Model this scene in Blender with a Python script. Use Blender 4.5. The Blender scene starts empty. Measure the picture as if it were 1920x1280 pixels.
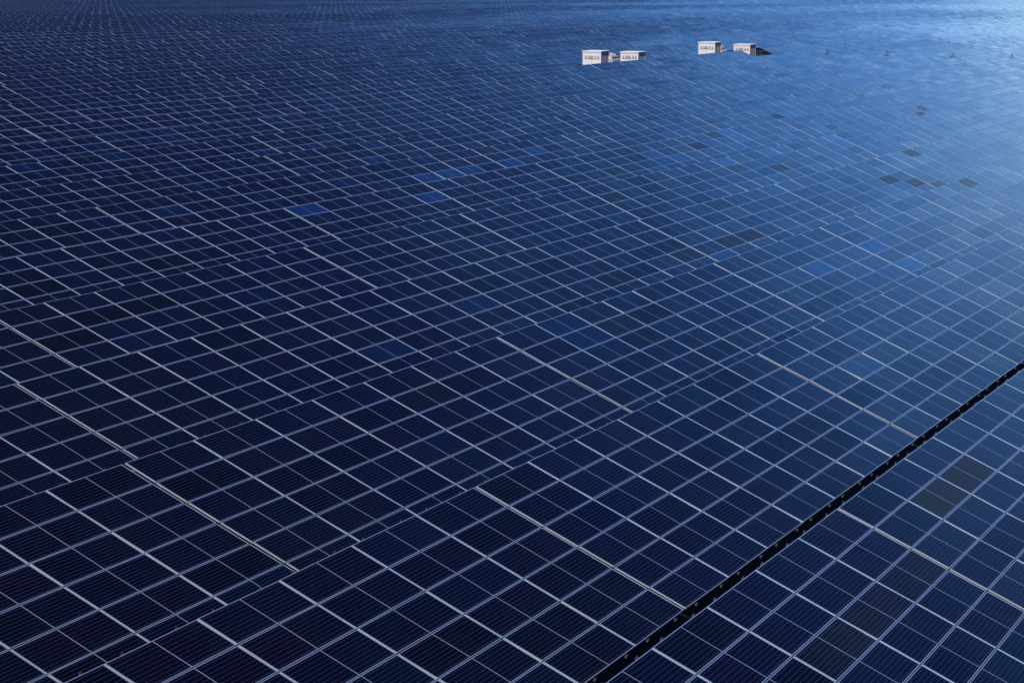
import bpy, math, random
from mathutils import Vector, Matrix, Euler
# ---------------------------------------------------------------- layout (camera at the origin of these units, before scaling)
W, HP, TILT = 2.28, 0.7608, math.radians(23.25)
ROW_Y = [10.79, 17.026, 23.183, 29.645, 36.048, 42.422]
ROW_PHASE = {0: 36.44, 1: 34.10, 2: 31.72, 3: 36.68, 4: 45.92, 5: 52.78}
def lerp(tab, v):
    if v <= tab[0][0]: return tab[0][1]
    for (a, b), (c, d) in zip(tab, tab[1:]):
        if v <= c: return b + (d - b) * (v - a) / (c - a)
    return tab[-1][1]
def row_y(k):
    if k < 0: return 10.79 + 6.3 * k
    return ROW_Y[k] if k < 6 else 42.422 + 6.37 * (k - 5)
HY = [(-40, -10.6), (4.5, -9.75), (10.79, -9.49), (17.03, -9.24), (23.2, -8.95), (29.6, -8.84), (36, -8.73), (42.4, -8.63), (48.8, -8.60), (55, -8.49),
      (61.5, -8.37), (68, -8.24), (74.3, -8.19), (80.6, -8.10), (87, -8.0), (93.4, -7.87), (99.7, -7.74), (106, -7.58), (112.5, -7.5), (119, -7.31),
      (126, -7.15), (140, -6.9), (170, -6.5), (200, -6.38), (300, -6.3), (600, -6.2)]
CX = math.cos(math.radians(25.48)); SX = math.sin(math.radians(25.48))
def sstep(a, b, v):
    t = min(1, max(0, (v - a) / (b - a))); return t * t * (3 - 2 * t)
def ztop(x, y):
    d = x * CX + y * SX
    z = lerp(HY, y) - lerp([(60, .0033), (78, .0010)], y) * min(90, max(0, x - max(20, y * 1.23)))
    a = sstep(190, 380, d)
    return z + a * (.10 * math.sin(x / 23. + 1.3 * math.sin(y / 31.)) + .10 * math.sin(y / 17. + .8 * math.sin(x / 41. + 1)))
U = 1.25                      # layout units -> metres
CAMZ = 11.7                   # camera height in layout units
PIT, AZ, FPX = math.radians(9.770938), math.radians(25.4825), 3965.464
rnd = random.Random(11)
C = bpy.context.scene.collection

def proj(x, y, z):            # layout point -> pixel of the 1920 x 1280 frame (used only for ordering and culling)
    fw = x * math.cos(AZ) + y * math.sin(AZ); rt = x * math.sin(AZ) - y * math.cos(AZ)
    zc = fw * math.cos(PIT) - z * math.sin(PIT)
    if zc < 1: return None
    return 960 + FPX * rt / zc, 640 - FPX * (fw * math.sin(PIT) + z * math.cos(PIT)) / zc

# ---------------------------------------------------------------- materials
def mat(name):
    m = bpy.data.materials.new(name); m.use_nodes = True
    return m, m.node_tree, m.node_tree.nodes['Principled BSDF']
def simple(name, col, rough=.6, metal=0.0, noise=0.0, scale=6.0):
    m, nt, b = mat(name)
    b.inputs['Base Color'].default_value = (*col, 1); b.inputs['Roughness'].default_value = rough; b.inputs['Metallic'].default_value = metal
    if noise:
        tc = nt.nodes.new('ShaderNodeTexCoord'); n = nt.nodes.new('ShaderNodeTexNoise'); n.inputs['Scale'].default_value = scale; n.inputs['Detail'].default_value = 6
        r = nt.nodes.new('ShaderNodeValToRGB'); r.color_ramp.elements[0].position = .3; r.color_ramp.elements[1].position = .7
        r.color_ramp.elements[0].color = (*[c * (1 - noise) for c in col], 1); r.color_ramp.elements[1].color = (*[min(1, c * (1 + noise)) for c in col], 1)
        nt.links.new(tc.outputs['Object'], n.inputs['Vector']); nt.links.new(n.outputs['Fac'], r.inputs['Fac']); nt.links.new(r.outputs['Color'], b.inputs['Base Color'])
    return m

def cell_mat(name, base, line, spec, tint, rough=.07, lines=.75):
    """silicon cells behind glass: fine collector lines along the panel and thin gaps between the cells"""
    m, nt, b = mat(name); N = nt.nodes; L = nt.links
    uv = N.new('ShaderNodeUVMap'); uv.uv_map = 'UVMap'
    sep = N.new('ShaderNodeSeparateXYZ'); L.new(uv.outputs['UV'], sep.inputs[0])
    def band(src, count, width, soft):
        a = N.new('ShaderNodeMath'); a.operation = 'MULTIPLY'; a.inputs[1].default_value = count; L.new(src, a.inputs[0])
        f = N.new('ShaderNodeMath'); f.operation = 'FRACT'; L.new(a.outputs[0], f.inputs[0])
        c = N.new('ShaderNodeMath'); c.operation = 'SUBTRACT'; c.inputs[1].default_value = .5; L.new(f.outputs[0], c.inputs[0])
        d = N.new('ShaderNodeMath'); d.operation = 'ABSOLUTE'; L.new(c.outputs[0], d.inputs[0])
        r = N.new('ShaderNodeMapRange'); r.inputs[1].default_value = width; r.inputs[2].default_value = width + soft
        r.inputs[3].default_value = 1; r.inputs[4].default_value = 0; L.new(d.outputs[0], r.inputs[0])
        return r.outputs[0]
    bus = band(sep.outputs['Y'], 9, .055, .02)
    gap = band(sep.outputs['X'], 24, .10, .08)
    mx = N.new('ShaderNodeMix'); mx.data_type = 'RGBA'; mx.inputs[6].default_value = (*base, 1)
    mx.inputs[7].default_value = (*[c * .35 for c in base], 1)
    L.new(gap, mx.inputs[0])
    k = N.new('ShaderNodeMath'); k.operation = 'MULTIPLY'; k.inputs[1].default_value = lines; L.new(bus, k.inputs[0])
    m2 = N.new('ShaderNodeMix'); m2.data_type = 'RGBA'; L.new(k.outputs[0], m2.inputs[0]); L.new(mx.outputs[2], m2.inputs[6]); m2.inputs[7].default_value = (*line, 1)
    # faint dust film, different on every panel
    geo = N.new('ShaderNodeNewGeometry')
    nz = N.new('ShaderNodeTexNoise'); nz.inputs['Scale'].default_value = .35; nz.inputs['Detail'].default_value = 8; nz.inputs['Roughness'].default_value = .65
    L.new(geo.outputs['Position'], nz.inputs['Vector'])
    dr = N.new('ShaderNodeMapRange'); dr.inputs[1].default_value = .42; dr.inputs[2].default_value = .75; dr.inputs[3].default_value = .0; dr.inputs[4].default_value = .012
    L.new(nz.outputs['Fac'], dr.inputs[0])
    lo = N.new('ShaderNodeMapRange'); lo.inputs[1].default_value = 0; lo.inputs[2].default_value = .16; lo.inputs[3].default_value = .05; lo.inputs[4].default_value = 0
    L.new(sep.outputs['Y'], lo.inputs[0])
    lm = N.new('ShaderNodeMath'); lm.operation = 'MULTIPLY'; L.new(lo.outputs[0], lm.inputs[0]); L.new(nz.outputs['Fac'], lm.inputs[1])
    ad = N.new('ShaderNodeMath'); ad.operation = 'ADD'; L.new(dr.outputs[0], ad.inputs[0]); L.new(lm.outputs[0], ad.inputs[1])
    m3 = N.new('ShaderNodeMix'); m3.data_type = 'RGBA'; L.new(ad.outputs[0], m3.inputs[0]); L.new(m2.outputs[2], m3.inputs[6]); m3.inputs[7].default_value = (.20, .19, .18, 1)
    L.new(m3.outputs[2], b.inputs['Base Color'])
    rr = N.new('ShaderNodeMapRange'); rr.inputs[1].default_value = .3; rr.inputs[2].default_value = .7; rr.inputs[3].default_value = rough; rr.inputs[4].default_value = rough + .07
    L.new(nz.outputs['Fac'], rr.inputs[0]); L.new(rr.outputs[0], b.inputs['Roughness'])
    b.inputs['Specular IOR Level'].default_value = spec
    b.inputs['Specular Tint'].default_value = (*tint, 1)
    return m
TINT = (.30, .50, 1.0)
LINE = (.060, .063, .108)
cells = [cell_mat('solar_cells_navy', (.0014, .0017, .0075), LINE, .5, TINT),
         cell_mat('solar_cells_deep_navy', (.0008, .0009, .0036), LINE, .36, (.30, .44, .9)),
         cell_mat('solar_cells_violet_navy', (.0030, .0018, .0085), LINE, .44, (.40, .46, 1)),
         cell_mat('solar_cells_teal_navy', (.0014, .0046, .0140), LINE, .62, (.26, .66, 1)),
         cell_mat('solar_cells_near_black', (.0034, .0020, .0065), (.035, .028, .055), .14, (.44, .24, .60), .22),
         cell_mat('solar_cells_brownish', (.0034, .0020, .0060), (.075, .065, .10), .30, (.38, .34, .62), .14),
         cell_mat('solar_cells_bright_blue', (.006, .040, .17), (.05, .11, .30), .95, (.14, .52, 1)),
         cell_mat('solar_cells_mid_blue', (.0028, .011, .048), (.05, .07, .17), .72, (.20, .54, 1))]
NAVY = [0, 0, 0, 1, 1, 2, 2, 3, 0, 0]
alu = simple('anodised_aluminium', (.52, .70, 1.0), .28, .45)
alu_end = simple('painted_sunlit_aluminium', (.70, .84, 1.0), .28, .4)  # paler base colour imitates sunlight on the frames' short sides
alu_side = simple('frame_side_aluminium', (.50, .49, .47), .55, .3)  # duller, warmer tone for the frame's outer and under faces
seam = simple('cell_string_gap', (.42, .47, .64), .4)
steel = simple('galvanised_steel', (.075, .075, .085), .6, .3, .2, 3)
back = simple('panel_backsheet', (.55, .55, .55), .6)
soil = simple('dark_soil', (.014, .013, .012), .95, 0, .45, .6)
white_paint = simple('white_painted_steel', (.86, .83, .81), .45, 0, .06, 1.5)
roof_paint = simple('white_roof_sheet', (.82, .82, .82), .4, 0, .08, 1)
grey_paint = simple('grey_painted_steel', (.42, .44, .48), .5, 0, .1, 2)
vent_m = simple('dark_vent_louvre', (.52, .46, .46), .6)
red_m = simple('rusty_red_door_joint', (.50, .26, .20), .6)
black_m = simple('black_conduit', (.02, .018, .02), .5)
conc = simple('concrete_plinth', (.32, .31, .29), .85, 0, .15, 2)

# ---------------------------------------------------------------- mesh helpers
class MB:
    def __init__(s): s.v = []; s.f = []; s.m = []; s.uv = []; s.mats = []
    def mi(s, m):
        if m not in s.mats: s.mats.append(m)
        return s.mats.index(m)
    def face(s, pts, m, uv=None):
        n = len(s.v); s.v += pts; s.f.append(tuple(range(n, n + len(pts)))); s.m.append(s.mi(m)); s.uv += uv or [(0, 0)] * len(pts)
    def box(s, x0, x1, y0, y1, z0, z1, m, T=None, top=None, skip=''):
        P = [(x0, y0, z0), (x1, y0, z0), (x1, y1, z0), (x0, y1, z0), (x0, y0, z1), (x1, y0, z1), (x1, y1, z1), (x0, y1, z1)]
        if T: P = [T(p) for p in P]
        for key, idx in (('b', (3, 2, 1, 0)), ('t', (4, 5, 6, 7)), ('s', (0, 1, 5, 4)), ('e', (1, 2, 6, 5)), ('n', (2, 3, 7, 6)), ('w', (3, 0, 4, 7))):
            if key in skip: continue
            s.face([P[i] for i in idx], top if (top and key == 't') else m)
    def tube(s, a, b, r, m, n=8, r2=None):
        a = Vector(a); b = Vector(b); d = (b - a).normalized(); q = d.orthogonal().normalized(); w = d.cross(q); r2 = r if r2 is None else r2
        A = [tuple(a + r * (q * math.cos(t) + w * math.sin(t))) for t in [2 * math.pi * i / n for i in range(n)]]
        B = [tuple(b + r2 * (q * math.cos(t) + w * math.sin(t))) for t in [2 * math.pi * i / n for i in range(n)]]
        for i in range(n):
            j = (i + 1) % n; s.face([A[i], A[j], B[j], B[i]], m)
        s.face(A[::-1], m); s.face(B, m)
    def mesh(s, name):
        me = bpy.data.meshes.new(name); me.from_pydata(s.v, [], s.f)
        for m in s.mats: me.materials.append(m)
        me.polygons.foreach_set('material_index', s.m)
        uvl = me.uv_layers.new(name='UVMap'); uvl.data.foreach_set('uv', [c for q in s.uv for c in q])
        me.update(); return me
def link(name, me, parent=None, loc=(0, 0, 0), rot=(0, 0, 0)):
    o = bpy.data.objects.new(name, me); C.objects.link(o); o.location = loc; o.rotation_euler = rot
    if parent: o.parent = parent
    return o
def tag(o, label=None, cat=None, group=None, kind=None):
    if label: o['label'] = label
    if cat: o['category'] = cat
    if group: o['group'] = group
    if kind: o['kind'] = kind
    return o

# ---------------------------------------------------------------- one solar panel
PW, PH = W * U - .014, HP * U
GX, GY = .022, .022                      # gaps between neighbouring panels
FX, FY, FD = .027, .019, .030            # frame width on the short / long sides, frame depth
def glass_faces(mb, m, T, full=True):
    x0, x1, y0, y1 = -PW / 2 + GX / 2 + FX, PW / 2 - GX / 2 - FX, -PH / 2 + GY / 2 + FY, PH / 2 - GY / 2 - FY
    s = .0115
    for a, b, ua, ub in ((x0, -s, 0, .5), (s, x1, .5, 1)):
        mb.face([T((a, y0, -.004)), T((b, y0, -.004)), T((b, y1, -.004)), T((a, y1, -.004))], m, [(ua, 0), (ub, 0), (ub, 1), (ua, 1)])
    mb.face([T((-s, y0, -.004)), T((s, y0, -.004)), T((s, y1, -.004)), T((-s, y1, -.004))], seam)
    if full: mb.face([T((x0, y1, -.012)), T((x1, y1, -.012)), T((x1, y0, -.012)), T((x0, y0, -.012))], back)
def frame_faces(mb, T, inner=True):
    X, Y = PW / 2 - GX / 2, PH / 2 - GY / 2
    x, y = X - FX, Y - FY
    O = [(-X, -Y), (X, -Y), (X, Y), (-X, Y)]; I = [(-x, -y), (x, -y), (x, y), (-x, y)]
    for i in range(4):
        j = (i + 1) % 4
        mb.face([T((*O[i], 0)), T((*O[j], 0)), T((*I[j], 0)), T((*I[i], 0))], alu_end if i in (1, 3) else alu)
        mb.face([T((*O[i], -FD)), T((*O[j], -FD)), T((*O[j], 0)), T((*O[i], 0))], alu_side)
        if inner:
            mb.face([T((*I[j], -.012)), T((*I[i], -.012)), T((*I[i], 0)), T((*I[j], 0))], alu)
            mb.face([T((*O[j], -FD)), T((*O[i], -FD)), T((*I[i], -FD)), T((*I[j], -FD))], alu_side)
ident = lambda p: p
panel_me = []
for k, m in enumerate(cells):
    mb = MB(); glass_faces(mb, m, ident); panel_me.append(mb.mesh('solar_panel_mesh'))
mb = MB(); frame_faces(mb, ident); frame_me = mb.mesh('panel_frame_mesh')
panel1_me = []
for k, m in enumerate(cells):
    mb = MB(); glass_faces(mb, m, ident); frame_faces(mb, ident); panel1_me.append(mb.mesh('framed_panel_mesh'))
# mounting parts (in the table's own frame, see make_table)
LT = 6 * PH
mb = MB(); mb.box(-.021, .021, -LT - .055, .055, -FD - .062, -FD - .002, steel); 
for yy in (.045, -LT - .045): mb.box(-.026, .026, yy - .012, yy + .012, -FD + .001, -.012, steel)
rail_me = mb.mesh('mounting_rail_mesh')
RISE = LT * math.sin(TILT)
GROUND_DROP = 2.05 * U                    # table top edge above ground
def post_me(h):
    mb = MB(); mb.box(-.05, .05, -.035, .035, -.25, h, steel); mb.box(-.11, .11, -.11, .11, 0.0, .012, steel); return mb.mesh('support_post_mesh')
ry0, ry1 = -LT * .24 * math.cos(TILT), -LT * .76 * math.cos(TILT)
rear_post = post_me(GROUND_DROP - LT * .24 * math.sin(TILT) - .20); front_post = post_me(GROUND_DROP - LT * .76 * math.sin(TILT) - .20)

D_ = {(0, 1, 1), (0, 2, 1), (2, 4, 1), (2, 28, 0), (3, 12, 3), (3, 15, 3), (3, 17, 3), (3, 18, 3), (3, 28, 2), (3, 29, 3), (3, 30, 4), (3, 32, 0), (4, -1, 2), (4, 0, 1), (4, 1, 1), (4, 8, 2), (4, 10, 1), (4, 16, 1), (4, 25, 2), (5, -1, 2), (5, 2, 2), (5, 4, 2), (5, 11, 0), (5, 17, 2), (5, 19, 2), (5, 25, 1), (5, 44, 3), (5, 45, 2), (6, 59, 2), (9, 69, 1), (9, 70, 0), (12, 63, 0)}
D2_ = {(0, -3, 2), (0, -2, 2), (0, -1, 2), (2, 9, 0), (2, 9, 1), (2, 9, 2), (4, 38, 2), (5, 23, 1), (5, 25, 0), (5, 27, 0), (3, 11, 0), (4, 9, 3)}
B_ = {(2, 16, 2), (2, 19, 2), (2, 19, 4), (3, 16, 4), (3, 27, 4), (4, 23, 0), (4, 26, 0), (4, 31, 0), (4, 31, 1), (5, 7, 0), (5, 11, 1), (5, 21, 3), (5, 22, 1), (5, 22, 2), (5, 23, 2), (5, 26, 1), (5, 27, 0), (5, 27, 2), (5, 28, 0), (5, 28, 1), (5, 34, 2), (6, 36, 2), (6, 37, 2), (6, 38, 2), (6, 40, 2), (6, 42, 1), (6, 60, 2), (7, 81, 0)}
B2_ = {(1, 8, 2), (2, 8, 0), (2, 8, 1), (2, 18, 4), (3, 5, 3), (3, 8, 2), (3, 30, 2), (3, 32, 3), (6, 52, 1), (9, 35, 1), (9, 36, 0), (9, 37, 1), (9, 38, 0), (9, 38, 1), (10, 43, 2), (13, 60, 1)}
def panel_kind(k, i, j):
    t = (k, i, j)
    if t in D_: return 4
    if t in D2_: return 5
    if t in B_: return 6
    if t in B2_: return 7
    q = rnd.random()
    if k >= 4:
        if q < .012: return 5
        if q < (.03 if k < 4 or i < 14 else .07): return 7
    return rnd.choice(NAVY)

# ---------------------------------------------------------------- table layout
GAPS = {0: [0], 1: [0, 7, 19], 2: [-14, 0, 7, 14, 19, 25], 3: [0, 16, 23, 30, 37, 42], 4: [-1, 6, 11, 32], 5: [7, 33, 40], 6: [26, 40, 47], 7: [48, 60],
        8: [51], 9: [54]}
TG = .11 / U                            # extra gap between tables
def row_phase(k): return ROW_PHASE.get(k, 3.1 * ((k * 7) % 5))
HOLES = {12: [(195.3, 217.2), (233.3, 252.0)], 11: [(229.0, 240.0)], 13: [(204.5, 219.2), (249.0, 268.0)]}
HOOKS = {10: 239.2, 9: 242.6, 8: 246.2, 7: 249.7, 18: 431.1, 17: 432.6, 16: 434.8, 15: 437.3, 14: 438.2}
tables = []                              # (row, first column, columns, x offset)
for k in range(-1, 64):
    yk = row_y(k)
    ph = row_phase(k)
    xa, xb = yk / math.tan(math.radians(41.5)) - 16, yk / math.tan(math.radians(10.2)) + 26
    if k <= 3: xa -= 6; 
    if k == -1: xb = 60
    if k == 0: xb = 85
    if k == 1: xb += 15
    xb = min(xb, 735)
    i0, i1 = math.floor((xa - ph) / W), math.ceil((xb - ph) / W)
    cuts = set(GAPS.get(k, []))
    for hx in ([HOOKS[k]] if k in HOOKS else []): cuts.add(round((hx - ph) / W))
    hs = []
    for a, b in HOLES.get(k, []):
        ia, ib = round((a - ph) / W), round((b - ph) / W); cuts |= {ia, ib}; hs.append((ia, ib))
    known = sorted(c for c in cuts if i0 < c < i1)
    edges = [i0] + known + [i1]
    out = []
    for a, b in zip(edges, edges[1:]):
        out.append(a); p = a
        while b - p > 16:
            n = rnd.choice([5, 7, 7, 12] if k < 8 else [7, 12, 12, 14])
            if b - p - n < 5: break
            p += n; out.append(p)
    out.append(i1); out = sorted(set(out))
    for a, b in zip(out, out[1:]):
        if any(a >= p and b <= q for p, q in hs): continue
        n = b - a
        while n > 16: tables.append((k, a, 7)); a += 7; n -= 7
        tables.append((k, a, n))

recs = []
for k, a, n in tables:
    yk = row_y(k); ph = row_phase(k)
    x0 = ph + a * W + TG / 2; x1 = ph + (a + n) * W - TG / 2
    xm = (x0 + x1) / 2
    zm = (ztop(x0, yk) + ztop(x1, yk)) / 2
    lo = 9e9; hi = -9e9; vmin = 9e9; vmax = -9e9
    for (x, y, z) in ((x0, yk, zm), (x1, yk, zm), (x0, yk - 4.19, zm - 1.8), (x1, yk - 4.19, zm - 1.8)):
        p = proj(x, y, z)
        if p: lo = min(lo, p[0]); hi = max(hi, p[0]); vmin = min(vmin, p[1]); vmax = max(vmax, p[1])
    if vmax < -14: continue
    infr = lo < 1920 and hi > 0 and vmin < 1280 and vmax > 0
    near = infr or (lo < 2250 and hi > -330)
    if not near and k > 2: continue
    d = xm * CX + (yk - 2) * SX
    recs.append(dict(k=k, a=a, n=n, x0=x0, x1=x1, xm=xm, y=yk, d=d, infr=infr, u=(lo + hi) / 2))
recs.sort(key=lambda r: (not r['infr'], r['d']))
ORD = ['zeroth', 'first', 'second', 'third', 'fourth', 'fifth', 'sixth', 'seventh', 'eighth', 'ninth', 'tenth', 'eleventh', 'twelfth', 'thirteenth', 'fourteenth', 'fifteenth', 'sixteenth', 'seventeenth', 'eighteenth', 'nineteenth']
def ordinal(n):
    if n < 20: return ORD[n]
    t = {2: 'twent', 3: 'thirt', 4: 'fort', 5: 'fift', 6: 'sixt'}[n // 10]
    return t + 'ieth' if n % 10 == 0 else t + 'y-' + ORD[n % 10]
rows = {}
for r in recs:
    if r['infr']: rows.setdefault(r['k'], []).append(r)
for k, L in rows.items():
    L.sort(key=lambda r: r['xm'])
    for i, r in enumerate(L): r['o'] = i + 1; r['last'] = len(L)
def table_label(r, kinds):
    nd = sum(1 for q in kinds.values() if q in (4,)); nb = sum(1 for q in kinds.values() if q == 6)
    num = {1: 'one', 2: 'two', 3: 'three', 4: 'four', 5: 'five', 6: 'six', 7: 'seven', 8: 'eight'}
    look = ''
    if nd and nb: look = ' with black and blue panels'
    elif nd: look = ' with ' + num.get(nd, 'many') + ' black panel' + ('s' if nd > 1 else '')
    elif nb: look = ' with ' + num.get(nb, 'several') + ' bright panel' + ('s' if nb > 1 else '')
    if not r['infr']: return 'navy solar table standing just outside the edge of the view'
    if r['k'] < 0: return 'navy solar table in the nearest row, below the bottom right corner'
    pos = 'leftmost' if r['o'] == 1 else ('rightmost' if r['o'] == r['last'] else ordinal(r['o']) + ' from left')
    if r['last'] == 1: pos = 'only one'
    row = 'row below the black gap' if r['k'] == 0 else 'row directly above the black gap' if r['k'] == 1 else ordinal(r['k']) + ' row above the black gap'
    row = row.replace('row directly', 'first row')
    if r['k'] > 19: row = row.replace('the black gap', 'the gap')
    base = 'table' if look else ('navy tilted table' if r['d'] < 250 else 'hazy tilted table')
    return f"{base}{look}, {pos} in the {row}" if not look else f"{base}{look}, {pos} in {row.replace('the ', '')}"
GROUP = 'tilted solar tables filling the field in rows'

far_cache = {}
def far_mesh(n, var):
    key = (n, var)
    if key in far_cache: return far_cache[key]
    rr = random.Random(n * 100 + var); mb = MB(); c, s = math.cos(TILT), math.sin(TILT)
    for i in range(n):
        for j in range(6):
            q = rr.random(); kd = 4 if q < .0008 else 6 if q < .002 else 7 if q < .02 else 5 if q < .05 else rr.choice(NAVY)
            cx, sy = (i - n / 2 + .5) * (PW + .014 - .11 / n), -(j + .5) * PH
            jt = rr.gauss(0, .008); jr = rr.gauss(0, .004)
            def T(p, cx=cx, sy=sy, jt=jt, jr=jr):
                z = p[2] + p[1] * jt + p[0] * jr; y = sy + p[1]
                return (cx + p[0], y * c - z * s, y * s + z * c + GROUND_DROP)
            glass_faces(mb, cells[kd], T, False); frame_faces(mb, T, False)
    mb.box(-n * PW / 2 + .05, n * PW / 2 - .05, ry0 - .04, ry0 + .04, GROUND_DROP - .24 * RISE - .19, GROUND_DROP - .24 * RISE - .09, steel)
    for i in range(0, n + 1, 3):
        x = (i - n / 2) * PW * .96
        mb.box(x - .05, x + .05, ry0 - .03, ry0 + .03, -.3, GROUND_DROP - .24 * RISE - .15, steel)
        mb.box(x - .05, x + .05, ry1 - .03, ry1 + .03, -.3, GROUND_DROP - .76 * RISE - .15, steel)
    far_cache[key] = mb.mesh('solar_table_mesh'); return far_cache[key]

PANEL_D, FRAME_D, RAIL_K = 165, 75, 2
stuff = []
count = 0
for r in recs:
    k, a, n = r['k'], r['a'], r['n']
    za, zb = ztop(r['x0'], r['y']), ztop(r['x1'], r['y'])
    slope = math.atan2(zb - za, r['x1'] - r['x0'])
    dj = 1 if k > 5 else .25
    zj = rnd.gauss(0, .011) * dj
    tj = math.radians(rnd.gauss(0, .60 if r['d'] > 200 else .34)) * dj
    if k in HOOKS and abs(r['x0'] - HOOKS[k]) < 1.6: zj = .07
    if r['d'] > 230 and rnd.random() < .08: tj += math.radians(rnd.choice([-1.8, 1.5, 2.2]))
    if r['d'] > 260:                                  # racking follows the gentle swells of the far ground
        tj += math.radians(2.7 * sstep(260, 330, r['d']) * math.sin(r['y'] / 11. + r['xm'] / 110. + .8 * math.sin(r['xm'] / 37.)))
    zt = ((za + zb) / 2 + CAMZ) * U + zj
    loc = (r['xm'] * U, r['y'] * U, zt - GROUND_DROP)
    rot = (tj, -slope, 0)
    individual = count < 298
    pt = (r['x1'] - r['x0']) * U / n                  # panel pitch inside this table
    if r['d'] < PANEL_D and (individual):
        kinds = {(i, j): panel_kind(k, a + i, j) for i in range(n) for j in range(6)}
        root = link('solar_table', None, None, loc, rot); root.empty_display_size = .3
        tag(root, table_label(r, kinds), 'solar table', GROUP)
        c, s = math.cos(TILT), math.sin(TILT)
        for (i, j), kd in kinds.items():
            sy = -(j + .5) * PH
            pl = ((i - n / 2 + .5) * pt, sy * c, sy * s + GROUND_DROP + rnd.gauss(0, .0012))
            pr = (TILT + rnd.gauss(0, .0055), rnd.gauss(0, .003), 0)
            if r['d'] < FRAME_D:
                p = link('solar_panel', panel_me[kd], root, pl, pr)
                link('panel_frame', frame_me, p)
            else:
                p = link('solar_panel', panel1_me[kd], root, pl, pr)
            if kd == 4: p['label'] = 'near-black panel among navy ones'
            elif kd == 6: p['label'] = 'bright blue panel among navy ones'
        if k <= RAIL_K:
            for i in range(n):
                for fx in (.22, .80):
                    link('mounting_rail', rail_me, root, ((i + fx - n / 2) * pt, 0, GROUND_DROP), (TILT, 0, 0))
        mb = MB()
        mb.box(-n * PW / 2 + .1, n * PW / 2 - .1, -.03, .03, -.06, .06, steel); bm = mb.mesh('cross_beam_mesh')
        link('cross_beam', bm, root, (0, ry0, GROUND_DROP - .24 * RISE - .19), (TILT, 0, 0)); link('cross_beam', bm, root, (0, ry1, GROUND_DROP - .76 * RISE - .19), (TILT, 0, 0))
        for i in range(0, n + 1, 2):
            x = (i - n / 2) * PW * .95
            link('support_post', rear_post, root, (x, ry0, 0)); link('support_post', front_post, root, (x, ry1, 0))
    else:
        me = far_mesh(n, rnd.randrange(4))
        if individual:
            o = link('solar_table', me, None, loc, rot)
            tag(o, table_label(r, {}), 'solar table', GROUP)
        else:
            stuff.append((me, loc, rot))
    if individual: count += 1
# everything beyond the 298 nearest tables: one object
mb_v = []; mb_f = []; mb_m = []; mb_uv = []; mats = []
for me, loc, rot in stuff:
    M = Matrix.Translation(loc) @ Euler(rot).to_matrix().to_4x4()
    b0 = len(mb_v); mb_v += [tuple(M @ v.co) for v in me.vertices]
    mp = []
    for m in me.materials:
        if m not in mats: mats.append(m)
        mp.append(mats.index(m))
    for p in me.polygons: mb_f.append([b0 + q for q in p.vertices]); mb_m.append(mp[p.material_index])
    buf = [0.0] * (2 * len(me.loops)); me.uv_layers[0].data.foreach_get('uv', buf); mb_uv += buf
me = bpy.data.meshes.new('distant_tables_mesh'); me.from_pydata(mb_v, [], mb_f)
for m in mats: me.materials.append(m)
me.polygons.foreach_set('material_index', mb_m)
me.uv_layers.new(name='UVMap').data.foreach_set('uv', mb_uv); me.update()
tag(link('distant_solar_tables', me), 'distant sea of tiny blue solar tables along the top edge', 'solar tables', None, 'stuff')
print('LONG', [o['label'] for o in C.objects if o.get('label') and len(o['label'].replace('-', ' ').split()) > 16][:20])
print('tables', len(recs), 'in frame', sum(r['infr'] for r in recs), 'stuff', len(stuff), 'maxd individual', recs[min(297, len(recs) - 1)]['d'])

# ---------------------------------------------------------------- ground
def axis(a, b, step, far):
    v = []; x = a
    while x < b: v.append(x); x += step
    for q in far: v.append(q)
    return v
xs = [-4000, -1500, -500, -200] + axis(-90, 800, 6.37, [900, 1200, 2000, 4000])
ys = [-4000, -1500, -500, -200] + axis(-45, 520, 3.185, [600, 800, 1200, 2000, 4000])
gv = []
for y in ys:
    for x in xs:
        yy = min(max(y, -40), 600); xx = min(max(x, -40), 760)
        z = ztop(xx, yy + 2.1)
        if math.hypot(x, y) > 800: z -= (math.hypot(x, y) - 800) * .012
        gv.append((x * U, y * U, (z - 2.05 + CAMZ) * U + .0))
nx = len(xs)
gf = [(j * nx + i, j * nx + i + 1, (j + 1) * nx + i + 1, (j + 1) * nx + i) for j in range(len(ys) - 1) for i in range(nx - 1)]
gm = bpy.data.meshes.new('ground_mesh'); gm.from_pydata(gv, [], gf); gm.materials.append(soil); gm.update()
for p in gm.polygons: p.use_smooth = True
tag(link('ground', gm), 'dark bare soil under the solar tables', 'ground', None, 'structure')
def gz(x, y): return (ztop(x, y + 2.1) - 2.05 + CAMZ) * U

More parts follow.
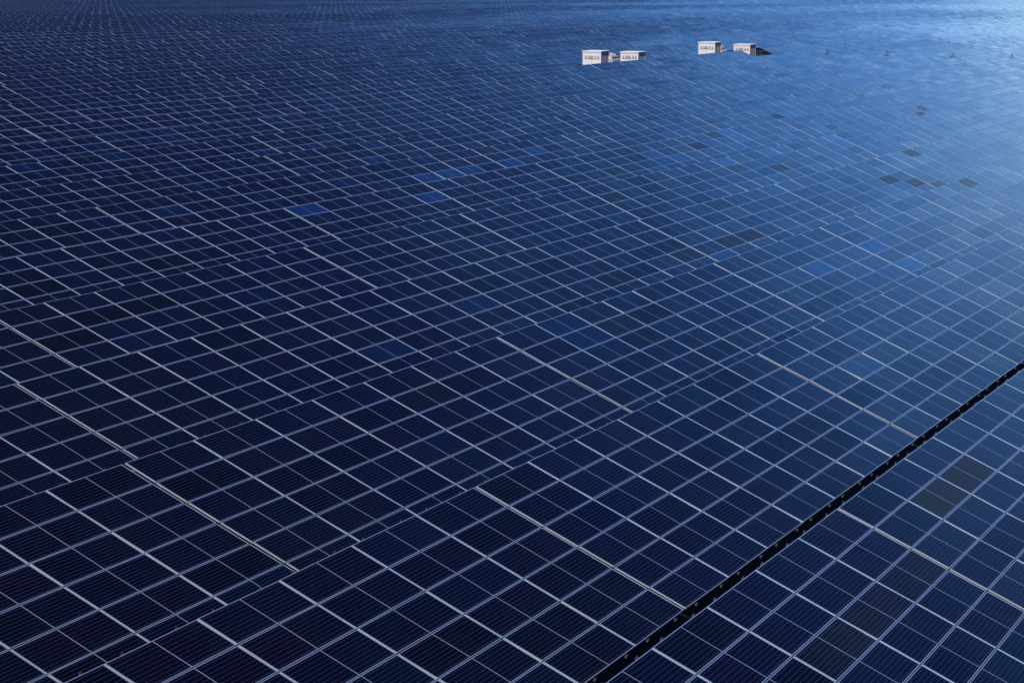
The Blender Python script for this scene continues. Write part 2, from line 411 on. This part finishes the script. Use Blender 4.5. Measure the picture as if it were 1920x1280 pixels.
# ---------------------------------------------------------------- inverter cabins
def cabin(xc, yc, ztopv, label, sx=1.9, sy=1.9):
    """corner (xc, yc) is the near corner between the sunlit west wall and the shaded south wall"""
    x0, y0 = xc * U, yc * U; L, Wd = sx * U, sy * U
    g = gz(xc + 1, yc + 1); H = (ztopv + CAMZ) * U - g
    root = link('inverter_cabin', None, None, (x0, y0, g)); tag(root, label, 'cabin', 'white inverter cabins in the solar field')
    mb = MB(); mb.box(-.08, L + .08, -.08, Wd + .08, -.3, .22, conc); link('plinth', mb.mesh('plinth_mesh'), root)
    mb = MB()
    # corrugated walls
    def wall(fixed, axis_, a, b, out, z0, z1):
        n = 14; pts = []
        for q in range(n + 1):
            t = a + (b - a) * q / n; off = 0.02 * out if q % 2 else 0
            pts.append((fixed + off, t) if axis_ == 'y' else (t, fixed + off))
        for p, q in zip(pts, pts[1:]): mb.face([(p[0], p[1], z0), (q[0], q[1], z0), (q[0], q[1], z1), (p[0], p[1], z1)], white_paint)
    h1 = H - .10
    mb.box(.03, L - .03, .03, Wd - .03, .22, h1, white_paint)
    wall(0.02, 'y', .05, Wd - .05, -1, .24, h1 * .55 + .1)
    link('wall', mb.mesh('cabin_wall_mesh'), root)
    for (cx, cy) in ((0, 0), (L, 0), (0, Wd), (L, Wd)):
        mb = MB(); mb.box(cx - .05, cx + .05, cy - .05, cy + .05, .222, h1, white_paint); link('corner_post', mb.mesh('corner_post_mesh'), root)
    for zz in (.225, h1 - .12):
        for q in ((.051, L - .051, -.045, .045), (-.045, .045, .051, Wd - .051)):
            mb = MB(); mb.box(*q, zz, zz + .12, white_paint); link('frame_rail', mb.mesh('frame_rail_mesh'), root)
    mb = MB(); mb.box(-.12, L + .12, -.12, Wd + .12, h1 + .002, H, roof_paint)
    for q in range(7):
        xx = -.05 + q * (L + .1) / 6; mb.box(xx - .02, xx + .02, -.11, Wd + .11, H, H + .03, roof_paint)
    link('roof', mb.mesh('cabin_roof_mesh'), root)
    # vents high on the west wall
    zv = H * .80
    for (a, b) in ((.10, .20), (.27, .58), (.66, .75), (.82, .91)):
        mb = MB(); ya, yb = Wd * (1 - b), Wd * (1 - a)
        mb.box(-.055, .028, ya, yb, zv - .17, zv + .17, vent_m)
        for q in range(5): mb.box(-.075, -.056, ya + .01, yb - .01, zv - .15 + q * .065, zv - .12 + q * .065, grey_paint)
        link('vent', mb.mesh('vent_mesh'), root)
    mb = MB()
    mb.box(-.03, .028, .12, Wd - .12, zv - .26, zv - .21, red_m)
    link('sill_strip', mb.mesh('sill_strip_mesh'), root)
    for (a, b) in ((.07, .49), (.51, .93)):
        mb = MB(); mb.box(-.04, .029, Wd * a, Wd * b, .34, zv - .30, white_paint); dr = link('door', mb.mesh('cabin_door_mesh'), root)
        mb = MB(); yh = Wd * (.46 if a < .3 else .54); mb.box(-.075, -.041, yh - .02, yh + .02, 1.1, 1.35, black_m); link('handle', mb.mesh('door_handle_mesh'), dr)
    mb = MB(); mb.box(-.05, .028, Wd * .491, Wd * .509, .30, zv - .262, red_m); link('door_joint', mb.mesh('door_joint_mesh'), root)
    # shaded south wall: grey doors
    for (a, b) in ((.10, .36), (.40, .60), (.64, .90)):
        mb = MB(); mb.box(L * a, L * b, -.035, .028, .34, h1 - .2, white_paint); link('side_door', mb.mesh('side_door_mesh'), root)
    return root
cabin(193.9, 82.7, -7.22, 'tallest-looking white cabin at the left end of the left cabin pair')
cabin(203.9, 82.8, -7.62, 'white cabin at the right end of the left pair, lower half hidden by panels')
cabin(226.8, 82.8, -7.25, 'white cabin at the left end of the right cabin pair', 1.9, 1.9)
cabin(233.6, 81.0, -7.66, 'white cabin at the right end of the right pair beside the black hole', 1.9, 1.9)

def transformer(x, y, zt, label, n=6):
    g = gz(x, y); H = (zt + CAMZ) * U - g
    root = link('transformer', None, None, (x * U, y * U, g)); tag(root, label, 'transformer', 'pale transformers between the cabins')
    mb = MB(); mb.box(-1.1, 1.1, -.8, .8, -.3, .25, conc); link('plinth', mb.mesh('plinth_mesh'), root)
    mb = MB(); mb.box(-.8, .8, -.62, .62, .25, H * .78, white_paint); mb.box(-.88, .88, -.70, .70, H * .78, H * .82, white_paint); link('tank', mb.mesh('tank_mesh'), root)
    mb = MB()
    for q in range(n):
        yy = -.52 + q * 1.04 / (n - 1); mb.box(-1.05, -.801, yy - .02, yy + .02, .45, H * .72, grey_paint)
        mb.box(-.7 + q * 1.4 / (n - 1) - .02, -.7 + q * 1.4 / (n - 1) + .02, -.85, -.621, .45, H * .72, grey_paint)
    link('radiator', mb.mesh('radiator_mesh'), root)
    mb = MB(); mb.tube((-.4, .15, H * .90), (.45, .15, H * .90), .16, white_paint, 12); mb.tube((-.3, .15, H * .8), (-.3, .15, H * .9), .03, grey_paint); mb.tube((.3, .15, H * .8), (.3, .15, H * .9), .03, grey_paint)
    link('oil_tank', mb.mesh('oil_tank_mesh'), root)
    for q in (-.35, 0, .35):
        mb = MB(); z = H * .82
        mb.tube((q, -.18, z), (q, -.18, z + .3), .03, white_paint)
        for w in range(4): mb.tube((q, -.18, z + .05 + w * .06), (q, -.18, z + .075 + w * .06), .065, white_paint, 8, .04)
        link('bushing', mb.mesh('bushing_mesh'), root)
transformer(200.6, 84.6, -7.50, 'pale transformer nearest to the leftmost white cabin')
transformer(203.9, 85.6, -7.62, 'pale transformer just left of the half hidden white cabin')
transformer(232.0, 84.2, -7.50, 'pale transformer right beside the left cabin of the right pair')
transformer(236.2, 85.6, -7.62, 'pale transformer just left of the cabin by the black hole')

# ---------------------------------------------------------------- bent conduits at table ends
for k, x in sorted(HOOKS.items()):
    y = row_y(k); ph = row_phase(k); x = ph + round((x - ph) / W) * W
    g = gz(x, y - .4); top = (ztop(x, y) + CAMZ) * U + .02
    yy = (y - .9) * U; xx = (x + .0) * U
    mb = MB(); r = .052
    zt = top - .9 * U * math.tan(TILT) + .34
    mb.tube((xx, yy, g - .2), (xx, yy, zt - .16), r, black_m, 12)
    P = [(xx, yy, zt - .17), (xx, yy + .03, zt - .07), (xx, yy + .12, zt), (xx - .05, yy + .24, zt + .02)]
    for p, q in zip(P, P[1:]): mb.tube(p, q, r, black_m, 12)
    mb.box(xx - .10, xx + .02, yy + .24, yy + .30, zt - .06, zt + .08, black_m)
    near = k <= 10; seq = sorted((q for q in HOOKS if (q <= 10) == near), reverse=True); o = seq.index(k)
    pos = ['leftmost', 'second from left', 'third from left', 'fourth from left', 'fifth from left'][o] if o < len(seq) - 1 else 'rightmost'
    ob = link('bent_conduit', mb.mesh('bent_conduit_mesh'))
    tag(ob, f"small dark bent pipe, {pos} of the {'nearer four right of the cabins' if near else 'farther five near the top right corner'}", 'pipe', 'bent pipes sticking up between tables')

# ---------------------------------------------------------------- camera, light, sky
cam = bpy.data.cameras.new('camera'); co = bpy.data.objects.new('camera', cam); C.objects.link(co)
cam.sensor_width = 36; cam.lens = 36 * FPX / 1920; cam.clip_start = .5; cam.clip_end = 12000
co.location = (0, 0, CAMZ * U)
fwd = Vector((math.cos(AZ) * math.cos(PIT), math.sin(AZ) * math.cos(PIT), -math.sin(PIT)))
co.rotation_euler = fwd.to_track_quat('-Z', 'Y').to_euler()
bpy.context.scene.camera = co

SUN_AZ = math.radians(186)      # direction the sun stands in, counter-clockwise from +X
SUN_EL = math.radians(32)
sd = Vector((math.cos(SUN_AZ) * math.cos(SUN_EL), math.sin(SUN_AZ) * math.cos(SUN_EL), math.sin(SUN_EL)))
sun = bpy.data.lights.new('sun', 'SUN'); so = bpy.data.objects.new('sun', sun); C.objects.link(so)
sun.energy = 3.1; sun.angle = math.radians(.53); sun.color = (1, .97, .93)
so.rotation_euler = sd.to_track_quat('Z', 'Y').to_euler(); so.location = (0, 0, 60)
GLOW_EL, GLOW_SE, GLOW_AZ, GLOW_SA, GLOW_COL = 8.5, 6.7, 12.3, 11.2, (3.6, 12.8, 28.8)
w = bpy.data.worlds.new('World'); bpy.context.scene.world = w; w.use_nodes = True
nt = w.node_tree; bg = nt.nodes['Background']
sky = nt.nodes.new('ShaderNodeTexSky'); sky.sky_type = 'NISHITA'; sky.sun_disc = False
sky.sun_elevation = SUN_EL; sky.sun_rotation = math.pi / 2 - SUN_AZ
sky.ozone_density = 6.0; sky.dust_density = 1.0; sky.air_density = 1.0
N, L = nt.nodes, nt.links
tc = N.new('ShaderNodeTexCoord'); sp = N.new('ShaderNodeSeparateXYZ'); L.new(tc.outputs['Generated'], sp.inputs[0])
def M(op, a, b=None, c=None):
    n = N.new('ShaderNodeMath'); n.operation = op
    for i, q in enumerate((a, b, c)):
        if q is None: continue
        if isinstance(q, (int, float)): n.inputs[i].default_value = q
        else: L.new(q, n.inputs[i])
    return n.outputs[0]
el = M('MULTIPLY', M('ARCSINE', sp.outputs['Z']), 57.2958)
az = M('MULTIPLY', M('ARCTAN2', sp.outputs['Y'], sp.outputs['X']), 57.2958)
# glow added low in the sky to brighten panel reflections, broken up by noise
mp = N.new('ShaderNodeMapping'); mp.inputs['Scale'].default_value = (2.2, 2.2, 9); L.new(tc.outputs['Generated'], mp.inputs[0])
nz = N.new('ShaderNodeTexNoise'); nz.inputs['Scale'].default_value = 1.6; nz.inputs['Detail'].default_value = 7; nz.inputs['Roughness'].default_value = .55; L.new(mp.outputs[0], nz.inputs['Vector'])
wob = M('MULTIPLY', M('SUBTRACT', nz.outputs['Fac'], .5), 11)
de = M('DIVIDE', M('SUBTRACT', M('ADD', el, wob), GLOW_EL), GLOW_SE)
da = M('DIVIDE', M('SUBTRACT', az, GLOW_AZ), GLOW_SA)
gl = M('POWER', 2.71828, M('MULTIPLY', M('ADD', M('MULTIPLY', de, de), M('MULTIPLY', da, da)), -.5))
tint = N.new('ShaderNodeMix'); tint.data_type = 'RGBA'; tint.blend_type = 'MULTIPLY'; tint.inputs[0].default_value = 1; L.new(sky.outputs[0], tint.inputs[6]); tint.inputs[7].default_value = (.145, .255, .80, 1)
cl = N.new('ShaderNodeMix'); cl.data_type = 'RGBA'; cl.blend_type = 'ADD'; cl.inputs[0].default_value = 1
cc = N.new('ShaderNodeVectorMath'); cc.operation = 'SCALE'; cc.inputs[0].default_value = GLOW_COL; L.new(gl, cc.inputs[3])
core = M('POWER', 2.71828, M('MULTIPLY', M('ADD', M('POWER', M('DIVIDE', M('SUBTRACT', M('ADD', el, wob), 3.0), 4.6), 2), M('POWER', M('DIVIDE', M('SUBTRACT', az, 3.0), 7.5), 2)), -.5))
c2 = N.new('ShaderNodeVectorMath'); c2.operation = 'SCALE'; c2.inputs[0].default_value = (30.0, 32.0, 9.0); L.new(core, c2.inputs[3])
c3 = N.new('ShaderNodeVectorMath'); c3.operation = 'ADD'; L.new(cc.outputs[0], c3.inputs[0]); L.new(c2.outputs[0], c3.inputs[1])
L.new(tint.outputs[2], cl.inputs[6]); L.new(c3.outputs[0], cl.inputs[7])
L.new(cl.outputs[2], bg.inputs[0]); bg.inputs[1].default_value = .05
sc = bpy.context.scene
sc.view_settings.view_transform = 'Standard'; sc.view_settings.look = 'None'; sc.view_settings.exposure = 0; sc.view_settings.gamma = 1
sc.cycles.max_bounces = 5

# ---------------------------------------------------------------- thin air between the camera and the far tables
HX0, HX1, HY0, HY1 = -100, 1000, -100, 700
hm = bpy.data.materials.new('haze_air'); hm.use_nodes = True; hn = hm.node_tree
for q in list(hn.nodes):
    if q.type != 'OUTPUT_MATERIAL': hn.nodes.remove(q)
pv = hn.nodes.new('ShaderNodeVolumePrincipled'); pv.inputs['Color'].default_value = (.20, .50, 1, 1); pv.inputs['Density'].default_value = .00020; pv.inputs['Anisotropy'].default_value = 0
hn.links.new(pv.outputs[0], [q for q in hn.nodes if q.type == 'OUTPUT_MATERIAL'][0].inputs['Volume'])
hz = MB(); hz.box(HX0 * U, HX1 * U, HY0 * U, HY1 * U, -60, CAMZ * U + 6, hm)
tag(link('haze', hz.mesh('haze_mesh')), 'thin blue haze over the far tables', 'haze', None, 'stuff')
